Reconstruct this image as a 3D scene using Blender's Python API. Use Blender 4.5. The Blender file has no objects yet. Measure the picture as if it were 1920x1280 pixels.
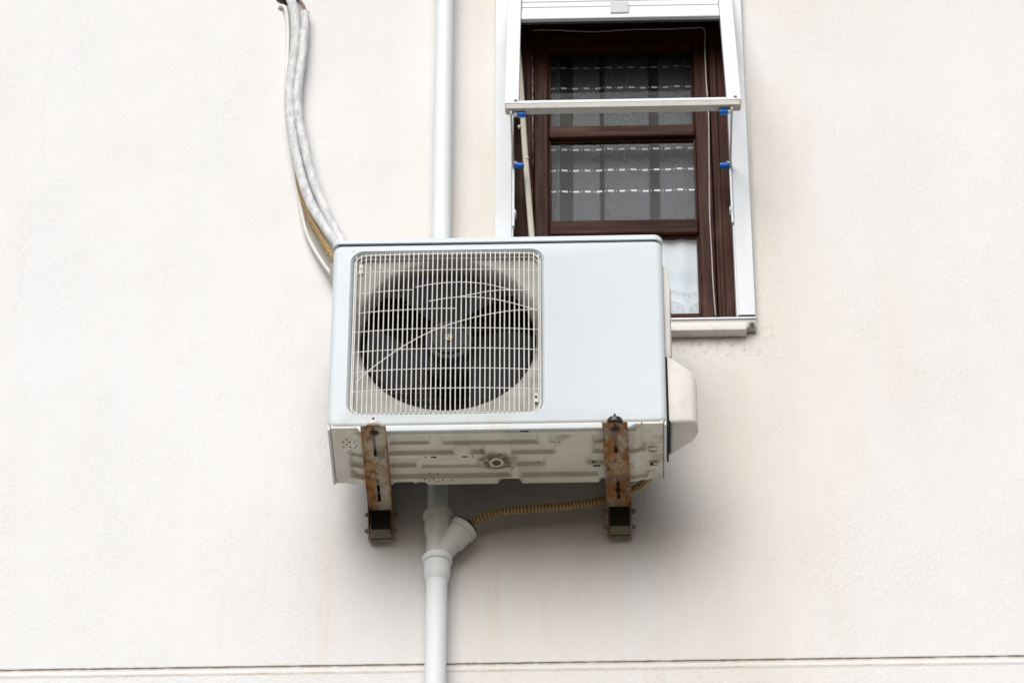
import bpy, bmesh, math, random
from mathutils import Vector, Matrix, noise as mnoise
random.seed(7)
R = math.radians
sc = bpy.context.scene
COL = sc.collection

# ------------------------------------------------------------------ camera
LENS, PITCH, YAW, ROLL = 137.007, R(37.4886), R(1.62552), R(0.0739)
CAM = Vector((0.64508, -7.75009, -5.42069))
_f = Vector((-math.sin(YAW)*math.cos(PITCH), math.cos(YAW)*math.cos(PITCH), math.sin(PITCH)))
_r0 = Vector((math.cos(YAW), math.sin(YAW), 0)); _u0 = _r0.cross(_f)
_r = _r0*math.cos(ROLL) + _u0*math.sin(ROLL); _u = _u0*math.cos(ROLL) - _r0*math.sin(ROLL)
cd = bpy.data.cameras.new('camera'); cam = bpy.data.objects.new('camera', cd); COL.objects.link(cam)
cd.lens = LENS; cd.sensor_width = 36; cd.sensor_fit = 'HORIZONTAL'; cd.clip_start = .1; cd.clip_end = 800
m = Matrix.Identity(4)
for i, c in enumerate((_r, _u, -_f, CAM)):
    for j in range(3): m[j][i] = c[j]
cam.matrix_world = m
sc.camera = cam

# ------------------------------------------------------------------ light
SUN_EL, SUN_AZ = R(36), R(-11)      # azimuth measured from straight out of the wall (-Y) towards +X
SUN_STRENGTH, SUN_ANGLE, SKY, EXPO = 1.5, R(54), .06, 0.66
w = bpy.data.worlds.new('World'); sc.world = w; w.use_nodes = True
nt = w.node_tree; nt.nodes.clear()
sky = nt.nodes.new('ShaderNodeTexSky'); sky.sky_type = 'NISHITA'; sky.sun_disc = False
sky.sun_elevation = SUN_EL; sky.sun_rotation = math.pi - SUN_AZ
sky.dust_density = 4; sky.air_density = 1.0; sky.ozone_density = 1.0
hs = nt.nodes.new('ShaderNodeHueSaturation'); hs.inputs['Saturation'].default_value = .55
bg = nt.nodes.new('ShaderNodeBackground'); bg.inputs['Strength'].default_value = SKY
wo = nt.nodes.new('ShaderNodeOutputWorld')
nt.links.new(sky.outputs[0], hs.inputs['Color']); nt.links.new(hs.outputs[0], bg.inputs[0]); nt.links.new(bg.outputs[0], wo.inputs[0])
sl = bpy.data.lights.new('sun', 'SUN'); sl.energy = SUN_STRENGTH; sl.angle = SUN_ANGLE; sl.color = (1, .99, .975)
so = bpy.data.objects.new('sun', sl); COL.objects.link(so)
sd = Vector((math.sin(SUN_AZ)*math.cos(SUN_EL), -math.cos(SUN_AZ)*math.cos(SUN_EL), math.sin(SUN_EL)))
so.rotation_euler = sd.to_track_quat('Z', 'Y').to_euler(); so.location = (3, -8, 6)
vs = sc.view_settings; vs.view_transform = 'Standard'; vs.look = 'None'; vs.exposure = EXPO; vs.gamma = 1

def at(px, py, Y=None, Z=None):
    """world point where the sight line of a photo pixel meets the plane y=Y or z=Z"""
    f = LENS/36*1920
    d = _f + _r*((px-960)/f) - _u*((py-640)/f)
    t = (Y-CAM.y)/d.y if Y is not None else (Z-CAM.z)/d.z
    return CAM + d*t

# ------------------------------------------------------------------ materials
class Mt:
    def __init__(s, name, color=(.8, .8, .8), rough=.5, metal=0, spec=.5):
        s.m = bpy.data.materials.new(name); s.m.use_nodes = True
        s.n = s.m.node_tree.nodes; s.l = s.m.node_tree.links
        s.b = s.n['Principled BSDF']
        s.b.inputs['Base Color'].default_value = (*color, 1); s.b.inputs['Roughness'].default_value = rough
        s.b.inputs['Metallic'].default_value = metal; s.b.inputs['Specular IOR Level'].default_value = spec
        s.h = None; s._c = None
    def coord(s):
        if not s._c: s._c = s.n.new('ShaderNodeNewGeometry').outputs['Position']
        return s._c
    def scaled(s, v):
        k = s.n.new('ShaderNodeVectorMath'); k.operation = 'MULTIPLY'; s.l.new(s.coord(), k.inputs[0]); k.inputs[1].default_value = v
        return k.outputs[0]
    def noise(s, scale, v=(1, 1, 1), detail=4, rough=.55, dist=0):
        t = s.n.new('ShaderNodeTexNoise'); s.l.new(s.scaled(v), t.inputs['Vector'])
        t.inputs['Scale'].default_value = scale; t.inputs['Detail'].default_value = detail
        t.inputs['Roughness'].default_value = rough; t.inputs['Distortion'].default_value = dist
        return t.outputs['Fac']
    def voro(s, scale, v=(1, 1, 1), feat='F1'):
        t = s.n.new('ShaderNodeTexVoronoi'); t.feature = feat; s.l.new(s.scaled(v), t.inputs['Vector']); t.inputs['Scale'].default_value = scale
        return t.outputs['Distance']
    def val(s, x):
        return x
    def math(s, op, a, b=0, c=None, clamp=False):
        k = s.n.new('ShaderNodeMath'); k.operation = op; k.use_clamp = clamp
        for i, x in enumerate((a, b) if c is None else (a, b, c)):
            if isinstance(x, (int, float)): k.inputs[i].default_value = x
            else: s.l.new(x, k.inputs[i])
        return k.outputs[0]
    def rng(s, x, a, b, c=0, d=1, smooth=True):
        k = s.n.new('ShaderNodeMapRange'); s.l.new(x, k.inputs[0]); k.interpolation_type = 'SMOOTHSTEP' if smooth else 'LINEAR'
        for i, q in enumerate((a, b, c, d)): k.inputs[i+1].default_value = q
        return k.outputs[0]
    def xyz(s):
        k = s.n.new('ShaderNodeSeparateXYZ'); s.l.new(s.coord(), k.inputs[0]); return k.outputs
    def ramp(s, x, stops):
        k = s.n.new('ShaderNodeValToRGB'); s.l.new(x, k.inputs[0]); e = k.color_ramp.elements
        while len(e) < len(stops): e.new(.5)
        for q, (p, c) in zip(e, stops): q.position = p; q.color = (*c, 1) if not isinstance(c, (int, float)) else (c, c, c, 1)
        return k.outputs[0]
    def mix(s, fac, a, b, mode='MIX'):
        k = s.n.new('ShaderNodeMix'); k.data_type = 'RGBA'; k.blend_type = mode
        for i, x in ((0, fac), (6, a), (7, b)):
            if isinstance(x, (int, float)): k.inputs[i].default_value = x
            elif isinstance(x, tuple): k.inputs[i].default_value = (*x, 1)
            else: s.l.new(x, k.inputs[i])
        return k.outputs[2]
    def color(s, c): s.l.new(c, s.b.inputs['Base Color']); return s
    def rough(s, c): s.l.new(c, s.b.inputs['Roughness']); return s
    def bump(s, h, dist=.002, strength=1.0):
        k = s.n.new('ShaderNodeBump'); k.inputs['Distance'].default_value = dist; k.inputs['Strength'].default_value = strength
        s.l.new(h, k.inputs['Height'])
        if s.h: s.l.new(s.h, k.inputs['Normal'])
        s.h = k.outputs[0]; s.l.new(s.h, s.b.inputs['Normal']); return s

def m_wall():
    M = Mt('stucco', rough=.85, spec=.25)
    x, y, z = M.xyz()
    # cream discoloration: strong right of the window and between the pipe and the window
    k = M.rng(x, -1.2, 2.2, smooth=False)
    P = lambda v: (v+1.2)/3.4
    cr = M.ramp(k, [(0, .04), (P(-.35), .10), (P(-.05), .36), (P(.20), .55), (P(.33), .98), (P(.7), .75), (P(1.06), .92), (P(1.35), .42), (P(1.9), .18)])
    up = M.rng(z, -.6, .35, .62, 1.0)
    cr = M.math('MULTIPLY', cr, up)
    n1 = M.noise(1.6, (1, 1, .7), 3); n2 = M.noise(5, (1.2, 1, .22), 5, .6); n3 = M.noise(22, (1, 1, .5), 4)
    blot = M.math('ADD', M.math('MULTIPLY', M.rng(n1, .35, .65), .5), M.math('MULTIPLY', M.rng(n2, .35, .7), .55))
    f = M.math('MULTIPLY', cr, M.math('ADD', blot, .42), clamp=True)
    c = M.mix(f, (.775, .79, .81), (.715, .68, .635))
    # faint ochre runs below the unit and sill
    st = M.math('MULTIPLY', M.rng(M.noise(9, (1.6, 1, .13), 5, .65), .56, .74), M.rng(z, .5, .1))
    st = M.math('MULTIPLY', st, M.ramp(k, [(P(-.75), 0), (P(-.35), .5), (P(0), .6), (P(.8), .6), (P(1.3), .35), (P(1.9), 0)]))
    c = M.mix(M.math('MULTIPLY', st, .45), c, (.70, .58, .44))
    # grime under the sill and where the groove collects dirt
    d1 = M.math('MULTIPLY', M.rng(z, .43, .505), M.rng(x, .80, .9)); d1 = M.math('MULTIPLY', d1, M.rng(x, 1.16, 1.0))
    d1 = M.math('MULTIPLY', d1, M.rng(M.noise(60, detail=6, rough=.7), .45, .75)); d1 = M.math('MULTIPLY', d1, M.rng(z, .60, .54))
    c = M.mix(M.math('MULTIPLY', d1, .6), c, (.30, .24, .17))
    g1 = M.math('ABSOLUTE', M.math('ADD', z, .430)); g1 = M.rng(g1, .009, .001)
    c = M.mix(M.math('MULTIPLY', g1, M.rng(M.noise(30, (1, 1, .3), 5), .25, .6, .2, .75)), c, (.38, .32, .25))
    g2 = M.math('ABSOLUTE', M.math('ADD', z, .4485)); g2 = M.rng(g2, .004, .001)
    c = M.mix(M.math('MULTIPLY', g2, M.rng(M.noise(9, (1, 1, 1), 3), .4, .62, 0, .5)), c, (.74, .55, .40))
    # pits and specks
    sp = M.math('MULTIPLY', M.rng(M.voro(38), .045, .02), M.rng(M.noise(3.5, detail=2), .50, .62))
    c = M.mix(M.math('MULTIPLY', sp, .55), c, (.34, .28, .22))
    # hairline cracks
    w1 = M.math('MULTIPLY', M.math('SUBTRACT', M.noise(3.0, (0, 0, 1), 6, .6), .5), .22)
    q = M.math('ABSOLUTE', M.math('SUBTRACT', M.math('SUBTRACT', x, M.math('MULTIPLY', z, .03)), M.math('ADD', w1, -.855)))
    q = M.math('MULTIPLY', M.rng(q, .0022, .0004), M.rng(z, .2, .9)); c = M.mix(M.math('MULTIPLY', q, .18), c, (.55, .45, .34))
    w2 = M.math('MULTIPLY', M.math('SUBTRACT', M.noise(14, (1, 0, 0), 4, .6), .5), .05)
    q = M.math('ABSOLUTE', M.math('SUBTRACT', M.math('ADD', z, M.math('MULTIPLY', x, .33)), M.math('ADD', w2, .823)))
    q = M.math('MULTIPLY', M.rng(q, .0018, .0004), M.math('MULTIPLY', M.rng(x, 1.012, 1.02), M.rng(x, 1.16, 1.06)))
    c = M.mix(M.math('MULTIPLY', q, .15), c, (.30, .23, .17))
    M.color(c)
    h = M.math('ADD', M.math('MULTIPLY', M.noise(120, (1.25, 1, .75), 3, .6), .75), M.math('MULTIPLY', M.noise(320, (1.2, 1, .8), 2), .30))
    h = M.math('ADD', h, M.math('MULTIPLY', M.noise(34, (1, 1, .8), 3), .18)); h = M.math('ADD', h, M.math('MULTIPLY', M.noise(150, (1.5, 1, .3), 3), .45))
    h = M.math('MULTIPLY', h, M.rng(M.noise(4.5, (1, 1, .7), 4), .3, .7, .45, 1.15))
    M.bump(h, .0033, .8)
    M.bump(M.math('SUBTRACT', 1, sp), .002, .6)
    return M.m

def m_paint(name, col, dirt=(.45, .42, .36), amt=.3, rough=.38, scale=14, streak=.35, spec=.5, lo=.52, hi=.75):
    M = Mt(name, rough=rough, spec=spec)
    n = M.noise(scale, (1, 1, streak), 6, .65)
    n2 = M.noise(90, detail=5, rough=.7)
    c = M.mix(M.math('MULTIPLY', M.rng(n, lo, hi), amt), col, dirt)
    c = M.mix(M.math('MULTIPLY', M.rng(n2, .66, .78), amt), c, dirt)
    M.color(c); M.rough(M.rng(n, .3, .7, rough, rough+.18))
    M.bump(M.noise(25, detail=2), .0006, .5)
    return M.m

def m_casing():
    M = Mt('unit_paint', rough=.4, spec=.3)
    x, y, z = M.xyz()
    col = M.mix(M.rng(M.noise(2.2, (1, 1, 1), 2), .35, .65), (.62, .685, .735), (.63, .69, .735))
    # rain dirt collecting under the grille and along the lower edge
    d = M.math('MULTIPLY', M.rng(z, .035, .008), M.rng(M.noise(16, (1, 1, .25), 5, .7), .42, .7))
    col = M.mix(M.math('MULTIPLY', d, .45), col, (.55, .50, .38))
    s = M.math('MULTIPLY', M.rng(M.noise(70, (1.5, 1, .25), 5, .75), .655, .74), .45)
    col = M.mix(s, col, (.52, .50, .44))
    M.color(col); M.rough(M.rng(M.noise(8), .3, .7, .36, .44)); M.bump(M.noise(4, detail=1), .0008, .25)
    return M.m

def m_rust(name, amount=.5, lean=None):
    M = Mt(name, rough=.75, spec=.3)
    x, y, z = M.xyz()
    n = M.noise(16, (1.6, 1, 1), 9, .72); n2 = M.noise(140, detail=6, rough=.75)
    if lean: n = M.math('ADD', n, M.rng(x, lean-.027, lean+.012, .09, -.04))
    f = M.rng(M.math('ADD', M.math('MULTIPLY', n, .72), M.math('MULTIPLY', n2, .28)), .54-amount*.2, .71-amount*.2)
    ru = M.mix(M.rng(M.noise(45, detail=5), .35, .68), (.36, .16, .036), (.15, .062, .020))
    c = M.mix(f, M.mix(M.rng(M.noise(10), .3, .7), (.50, .465, .38), (.40, .365, .285)), ru)
    c = M.mix(M.math('MULTIPLY', M.rng(M.noise(9, (2, 1, 1), 3), .55, .72), .6), c, (.07, .04, .022))
    M.color(c); M.bump(n2, .0012, .6); M.bump(f, .0006, .6)
    return M.m

def m_pan():
    M = Mt('base_pan_paint', rough=.5, spec=.4)
    c0 = M.mix(M.rng(M.noise(12, (1, 1, 1), 5, .6), .35, .7), (.74, .72, .655), (.65, .625, .55))
    hole = at(931, 861, Z=0)
    k = M.n.new('ShaderNodeVectorMath'); k.operation = 'DISTANCE'; M.l.new(M.coord(), k.inputs[0]); k.inputs[1].default_value = hole
    dd = M.math('ADD', k.outputs['Value'], M.math('MULTIPLY', M.math('SUBTRACT', M.noise(28, detail=5), .5), .05))
    ring = M.math('MULTIPLY', M.rng(dd, .058, .028), M.rng(k.outputs['Value'], .017, .022))
    c = M.mix(M.math('MULTIPLY', ring, M.rng(M.noise(70, detail=6, rough=.7), .32, .55, .35, 1)), c0, (.16, .115, .065))
    sp = M.math('MULTIPLY', M.rng(M.voro(75), .10, .05), M.rng(M.noise(7), .53, .6))
    c = M.mix(M.math('MULTIPLY', sp, .8), c, (.12, .09, .06))
    c = M.mix(M.math('MULTIPLY', M.rng(M.noise(20, (.5, 1.5, 1), 6, .7), .60, .74), .5), c, (.34, .27, .18))
    x, y, z = M.xyz()
    c = M.mix(M.math('MULTIPLY', M.math('MULTIPLY', M.rng(x, .72, .78), M.rng(M.noise(24, detail=4), .45, .6)), .4), c, (.30, .2, .11))
    M.color(c); M.bump(M.noise(60, detail=3), .0008, .4)
    return M.m

def m_wood():
    M = Mt('dark_stained_wood', rough=.5, spec=.07)
    n = M.noise(60, (1, 1, .06), 6, .65, .4); n2 = M.noise(9, (1, 1, .5), 4)
    c = M.ramp(n, [(.3, (.015, .006, .004)), (.5, (.045, .016, .010)), (.66, (.072, .029, .019)), (.8, (.15, .055, .03))])
    c = M.mix(M.math('MULTIPLY', M.rng(n2, .55, .72), .5), c, (.12, .065, .045))
    M.color(c); M.rough(M.rng(n, .3, .7, .5, .3)); M.bump(n, .0012, .5)
    return M.m
def m_wood_h():
    M = Mt('dark_stained_wood_cross', rough=.5, spec=.07)
    n = M.noise(60, (.06, 1, 1), 6, .65, .4)
    c = M.ramp(n, [(.3, (.015, .006, .004)), (.5, (.045, .016, .010)), (.66, (.076, .031, .020)), (.8, (.16, .058, .032))])
    M.color(c); M.rough(M.rng(n, .3, .7, .5, .3)); M.bump(n, .0012, .5)
    return M.m

def m_insul():
    M = Mt('weathered_tape', rough=.6, spec=.3)
    n = M.noise(55, (1.3, 1, .45), 7, .75); n2 = M.noise(260, (1, 1, 1), 3)
    z = M.xyz()[2]
    n3 = M.noise(6, detail=3)
    c = M.mix(M.rng(n, .40, .56), (.74, .75, .76), (.56, .575, .59))
    c = M.mix(M.math('MULTIPLY', M.rng(M.math('ADD', M.math('MULTIPLY', n, .6), M.math('MULTIPLY', n3, .4)), .57, .64), .45), c, (.34, .34, .34))
    M.color(c); M.bump(n, .0015, .7); M.bump(n2, .0006, .6)
    return M.m

def m_curtain():
    M = Mt('sheer_fabric', rough=.9, spec=.1)
    x, y, z = M.xyz()
    c = M.mix(M.noise(200, (1, 1, .03), 2), (.15, .16, .176), (.185, .195, .212))
    # woven dashes: rows .0695 apart, dash and dot pattern along x
    def row(zc): return None
    rz = M.math('MODULO', M.math('ADD', z, 10-DASH_Z0), DASH_DZ)
    rz = M.math('MINIMUM', rz, M.math('SUBTRACT', DASH_DZ, rz))
    rw = M.rng(rz, .0036, .0026)
    fx = M.math('MODULO', M.math('ADD', x, 10), .0303); fx = M.math('ABSOLUTE', M.math('SUBTRACT', fx, .01515))
    dash = M.rng(fx, .0082, .0074)
    dot = M.math('MULTIPLY', M.rng(fx, .0138, .0144), M.rng(rz, .0022, .0015))
    k = M.math('MAXIMUM', M.math('MULTIPLY', rw, dash), dot)
    k = M.math('MULTIPLY', k, M.rng(z, DASH_END-.002, DASH_END))
    c = M.mix(k, c, (.85, .86, .88))
    M.color(c)
    # open weave: lets some of the dark room through; pleats (x bands) are single thickness
    band = M.ramp(M.rng(M.math('ADD', x, M.math('MULTIPLY', M.math('SUBTRACT', z, 1.1), -.008)), .5, .93, smooth=False), [
        (0, .85), (.105, .85), (.112, .10), (.185, .10), (.192, .8), (.352, .8), (.356, .03), (.378, .03), (.384, .75), (.655, .8), (.660, .10), (.715, .10), (.722, .8), (1, .8)])
    al = M.math('MAXIMUM', M.math('MULTIPLY', band, M.rng(M.noise(260, (1, 1, 1), 2), .3, .7, .78, .9)), k)
    M.l.new(al, M.b.inputs['Alpha'])
    return M.m

def m_lace():
    M = Mt('lace_fabric', rough=.9, spec=.1)
    x, y, z = M.xyz()
    n = M.noise(30, (1, 1, .5), 4)
    c = M.mix(M.rng(n, .3, .7), (.74, .79, .84), (.80, .85, .89))
    d = M.voro(150)
    # scallop band near the hem: arcs of small holes
    cx = M.math('SUBTRACT', M.math('MODULO', M.math('ADD', x, 10.03), .10), .05)
    rr = M.math('SQRT', M.math('ADD', M.math('MULTIPLY', cx, cx), M.math('POWER', M.math('SUBTRACT', z, LACE_Z), 2)))
    arc = M.math('MAXIMUM', M.rng(rr, .050, .046), 0)
    arc = M.math('MULTIPLY', arc, M.rng(d, .30, .42))
    ring = M.rng(M.math('ABSOLUTE', M.math('SUBTRACT', rr, .053)), .004, .001)
    ring2 = M.math('MULTIPLY', M.rng(M.math('ABSOLUTE', M.math('SUBTRACT', rr, .075)), .008, .004), M.rng(M.voro(110, (1, 1, 1)), .28, .4))
    c = M.mix(M.math('MULTIPLY', M.math('MAXIMUM', arc, ring2), .35), c, (.30, .34, .40))
    c = M.mix(M.math('MULTIPLY', ring, .4), c, (.9, .92, .95))
    M.color(c)
    return M.m

def m_glass():
    M = Mt('window_glass', (1, 1, 1), .04)
    M.n.remove(M.b)
    o = M.n['Material Output']
    gl = M.n.new('ShaderNodeBsdfGlossy'); gl.inputs['Roughness'].default_value = .03
    tr = M.n.new('ShaderNodeBsdfTransparent'); tr.inputs[0].default_value = (.9, .92, .93, 1)
    fr = M.n.new('ShaderNodeFresnel'); fr.inputs[0].default_value = 1.2
    df = M.n.new('ShaderNodeBsdfDiffuse'); df.inputs[0].default_value = (.55, .58, .6, 1)
    mx = M.n.new('ShaderNodeMixShader'); m2 = M.n.new('ShaderNodeMixShader')
    M.l.new(fr.outputs[0], mx.inputs[0]); M.l.new(tr.outputs[0], mx.inputs[1]); M.l.new(gl.outputs[0], mx.inputs[2])
    # film painting in the glass reflection, brighter towards the bottom of the middle pane
    z = M.xyz()[2]
    refl_film = M.math('MULTIPLY', M.rng(z, 1.16, .95, .012, .06), M.rng(M.noise(160, detail=6, rough=.7), .3, .65, .75, 1.1))
    M.l.new(refl_film, m2.inputs[0]); M.l.new(mx.outputs[0], m2.inputs[1]); M.l.new(df.outputs[0], m2.inputs[2]); M.l.new(m2.outputs[0], o.inputs[0])
    return M.m

DASH_Y = .13
_z = [at(1170, p, Y=DASH_Y).z for p in (127, 165, 283, 321, 358)]
DASH_DZ = (_z[0]-_z[4])/round((_z[0]-_z[4])/(_z[0]-_z[1]))
DASH_Z0 = _z[4]-math.floor(_z[4]/DASH_DZ)*DASH_DZ
DASH_Z0 = (_z[4]+10) % DASH_DZ
DASH_END = _z[4]-.03
LACE_Z = at(1275, 590, Y=.09).z

WALL = m_wall(); CASE = m_casing(); PAN = m_pan(); WOOD = m_wood(); WOODH = m_wood_h()
RUST = m_rust('rusted_steel', .55); RUST2 = m_rust('rusted_painted_steel', .35)
ALU = m_paint('white_aluminium', (.72, .76, .80), (.42, .40, .36), .10, .28, 20, .3, lo=.6, hi=.8)
RAILM = m_paint('rail_shaded_aluminium', (.63, .67, .71), (.42, .40, .36), .10, .3, 20, .3, lo=.6, hi=.8)  # darker copy of the white aluminium; rail shading put into the colour
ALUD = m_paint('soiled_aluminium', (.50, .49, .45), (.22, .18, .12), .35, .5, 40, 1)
PVC = m_paint('pvc_pipe', (.76, .80, .83), (.50, .48, .44), .10, .42, 10, .15, spec=.3)
PVCD = m_paint('pvc_weathered', (.66, .68, .67), (.36, .34, .29), .35, .45, 18, .4, lo=.45, hi=.75)
GRIL = m_paint('grille_wire', (.74, .735, .71), (.42, .32, .19), .35, .4, 60, 1)
SHRD = m_paint('shroud_shade_paint', (.41, .41, .385), (.16, .15, .12), .5, .55, 12, 1, lo=.4, hi=.7)  # base tone lowered to stand in for shade in the bell mouth
IVORY = m_paint('aged_plastic', (.70, .69, .66), (.40, .30, .17), .30, .45, 18, .6, lo=.5, hi=.75)
SILL = m_paint('sill_plaster', (.78, .755, .71), (.40, .30, .2), .35, .85, 35, 1)
STICK = m_paint('bare_stick', (.66, .60, .52), (.35, .28, .2), .35, .7, 40, .2)
INSUL = m_insul(); CURT = m_curtain(); LACE = m_lace(); GLASS = m_glass()
BLUE = Mt('blue_plastic', (.008, .15, .60), .35).m
DARK = Mt('dark_gap', (.012, .011, .01), .8).m
RUBR = Mt('dark_rubber', (.03, .028, .026), .6).m
FAN = m_paint('fan_plastic', (.060, .060, .070), (.035, .035, .035), .3, .6, 20, 1, spec=.2)
BLADE = m_paint('blade_plastic', (.021, .021, .026), (.010, .010, .010), .3, .6, 20, 1, spec=.15)
STEEL = m_paint('dull_bolt', (.20, .19, .17), (.10, .06, .03), .6, .5, 120, 1)
BRASS = Mt('brass_nut', (.32, .28, .17), .45, .6).m
CABLE = m_paint('white_cable', (.76, .76, .74), (.45, .42, .36), .2, .5, 20, .3)
HOSE = m_paint('hose_rib', (.72, .56, .31), (.45, .3, .14), .4, .55, 40, 1)
HOSD = m_paint('hose_groove', (.27, .175, .075), (.12, .07, .03), .5, .6, 40, 1)
CAULK = m_paint('caulk', (.46, .43, .40), (.12, .09, .07), .6, .7, 50, 1)

# ------------------------------------------------------------------ helpers
def obj(name, bm, mat, parent=None, smooth=False, keep=False):
    me = bpy.data.meshes.new(name)
    if not keep: bmesh.ops.recalc_face_normals(bm, faces=bm.faces)
    bm.to_mesh(me); bm.free()
    for k in (mat if isinstance(mat, (list, tuple)) else [mat]): me.materials.append(k)
    if smooth:
        for p in me.polygons: p.use_smooth = True
        try: me.set_sharp_from_angle(angle=R(38))
        except Exception: pass
    o = bpy.data.objects.new(name, me); COL.objects.link(o)
    if parent: o.parent = parent; o.matrix_parent_inverse = parent.matrix_basis.inverted()
    return o
def tag(o, label, cat, group=None, kind=None):
    o['label'] = label; o['category'] = cat
    if group: o['group'] = group
    if kind: o['kind'] = kind
    return o
def thing(name, label, cat, loc=(0, 0, 0), group=None):
    o = bpy.data.objects.new(name, None); COL.objects.link(o); o.location = loc; o.empty_display_size = .05
    return tag(o, label, cat, group)
def B(): return bmesh.new()
def box(bm, x0, x1, y0, y1, z0, z1, bev=0, seg=2):
    vs = [bm.verts.new((x, y, z)) for x in (x0, x1) for y in (y0, y1) for z in (z0, z1)]
    fs = [bm.faces.new([vs[i] for i in q]) for q in ((0, 1, 3, 2), (4, 6, 7, 5), (0, 4, 5, 1), (2, 3, 7, 6), (0, 2, 6, 4), (1, 5, 7, 3))]
    if bev:
        es = list({e for f in fs for e in f.edges})
        bmesh.ops.bevel(bm, geom=es, offset=bev, segments=seg, affect='EDGES', profile=.5)
    return vs
def prism(bm, pts, axis, a, b, bev=0):
    """extrude a 2D polygon; axis='y' -> pts are (x,z); 'z' -> (x,y); 'x' -> (y,z)"""
    f = {'y': lambda p, t: (p[0], t, p[1]), 'z': lambda p, t: (p[0], p[1], t), 'x': lambda p, t: (t, p[0], p[1])}[axis]
    A = [bm.verts.new(f(p, a)) for p in pts]; Bv = [bm.verts.new(f(p, b)) for p in pts]
    fs = [bm.faces.new(A), bm.faces.new(Bv[::-1])]
    for i in range(len(pts)):
        j = (i+1) % len(pts); fs.append(bm.faces.new((A[i], Bv[i], Bv[j], A[j])))
    if bev:
        es = list({e for q in fs for e in q.edges})
        bmesh.ops.bevel(bm, geom=es, offset=bev, segments=3, affect='EDGES', profile=.5)
def frames(pts):
    T = []
    for i in range(len(pts)):
        a = pts[max(i-1, 0)]; b = pts[min(i+1, len(pts)-1)]; T.append((b-a).normalized())
    n = T[0].orthogonal().normalized(); out = []
    for t in T:
        n = (n - t*n.dot(t)).normalized(); out.append((t, n, t.cross(n)))
    return out
def tube(bm, pts, rad, seg=10, cap=True, matfn=None):
    pts = [Vector(p) for p in pts]; F = frames(pts); rings = []
    for i, (p, (t, n, b)) in enumerate(zip(pts, F)):
        r = rad(i) if callable(rad) else (rad[i] if isinstance(rad, (list, tuple)) else rad)
        rings.append([bm.verts.new(p + (n*math.cos(a)+b*math.sin(a))*r) for a in (2*math.pi*k/seg for k in range(seg))])
    for i in range(len(rings)-1):
        for k in range(seg):
            f = bm.faces.new((rings[i][k], rings[i][(k+1) % seg], rings[i+1][(k+1) % seg], rings[i+1][k]))
            if matfn: f.material_index = matfn(i)
    if cap: bm.faces.new(rings[0][::-1]); bm.faces.new(rings[-1])
def cyl(bm, a, b, r, seg=20): tube(bm, [a, b], r, seg)
def lathe(bm, o, ax, prof, seg=28, cap=True):
    o = Vector(o); ax = Vector(ax).normalized(); n = ax.orthogonal().normalized(); b = ax.cross(n); rs = []
    for (h, r) in prof:
        rs.append([bm.verts.new(o + ax*h + (n*math.cos(2*math.pi*k/seg)+b*math.sin(2*math.pi*k/seg))*r) for k in range(seg)])
    for i in range(len(rs)-1):
        for k in range(seg): bm.faces.new((rs[i][k], rs[i][(k+1) % seg], rs[i+1][(k+1) % seg], rs[i+1][k]))
    if cap: bm.faces.new(rs[0][::-1]); bm.faces.new(rs[-1])
def hexbolt(bm, o, ax, r=.008, h=.006, shank=.004):
    o = Vector(o); ax = Vector(ax).normalized()
    lathe(bm, o, ax, [(0, r*1.35), (.0015, r*1.35)], 16); lathe(bm, o+ax*.0016, ax, [(0, r), (h, r), (h+.001, r*.85)], 6)
    lathe(bm, o+ax*(h+.0026), ax, [(0, r*.5), (shank, r*.5)], 10)
def spline(P, step=.003):
    P = [Vector(p) for p in P]; Q = [P[0]*2-P[1]]+P+[P[-1]*2-P[-2]]; out = []
    for i in range(1, len(Q)-2):
        a, b, c, d = Q[i-1:i+3]; n = max(2, int((c-b).length/step))
        for k in range(n):
            t = k/n; out.append(.5*((2*b)+(c-a)*t+(2*a-5*b+4*c-d)*t*t+(3*b-a-3*c+d)*t**3))
    out.append(P[-1]); return out
def rrect(x0, x1, z0, z1, r, nc=8, ns=10):
    """matching-count rounded rectangle loop, counter-clockwise in x,z"""
    out = []
    cs = [((x1-r, z0+r), -90), ((x1-r, z1-r), 0), ((x0+r, z1-r), 90), ((x0+r, z0+r), 180)]
    for i, ((cx, cz), a0) in enumerate(cs):
        arc = [(cx+r*math.cos(R(a0+90*k/nc)), cz+r*math.sin(R(a0+90*k/nc))) for k in range(nc+1)]
        out += arc
        (nx, nz), na = cs[(i+1) % 4]; e = (nx+r*math.cos(R(na)), nz+r*math.sin(R(na))); s = arc[-1]
        out += [(s[0]+(e[0]-s[0])*k/ns, s[1]+(e[1]-s[1])*k/ns) for k in range(1, ns)]
    return out
def bridge(bm, loops, closed=True):
    V = [[bm.verts.new(p) for p in L] for L in loops]
    for a, b in zip(V, V[1:]):
        n = len(a)
        for k in range(n): bm.faces.new((a[k], a[(k+1) % n], b[(k+1) % n], b[k]))
    return V

# ------------------------------------------------------------------ ground
bm = B(); box(bm, -150, 150, -150, 20, -7.2, -7.0)
gm = Mt('pale_paving', rough=.9, spec=.2)
gm.color(gm.mix(gm.rng(gm.noise(.6, detail=5), .35, .65), (.11, .085, .055), (.075, .058, .038)))
g = obj('ground', bm, gm.m); g['kind'] = 'structure'

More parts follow.
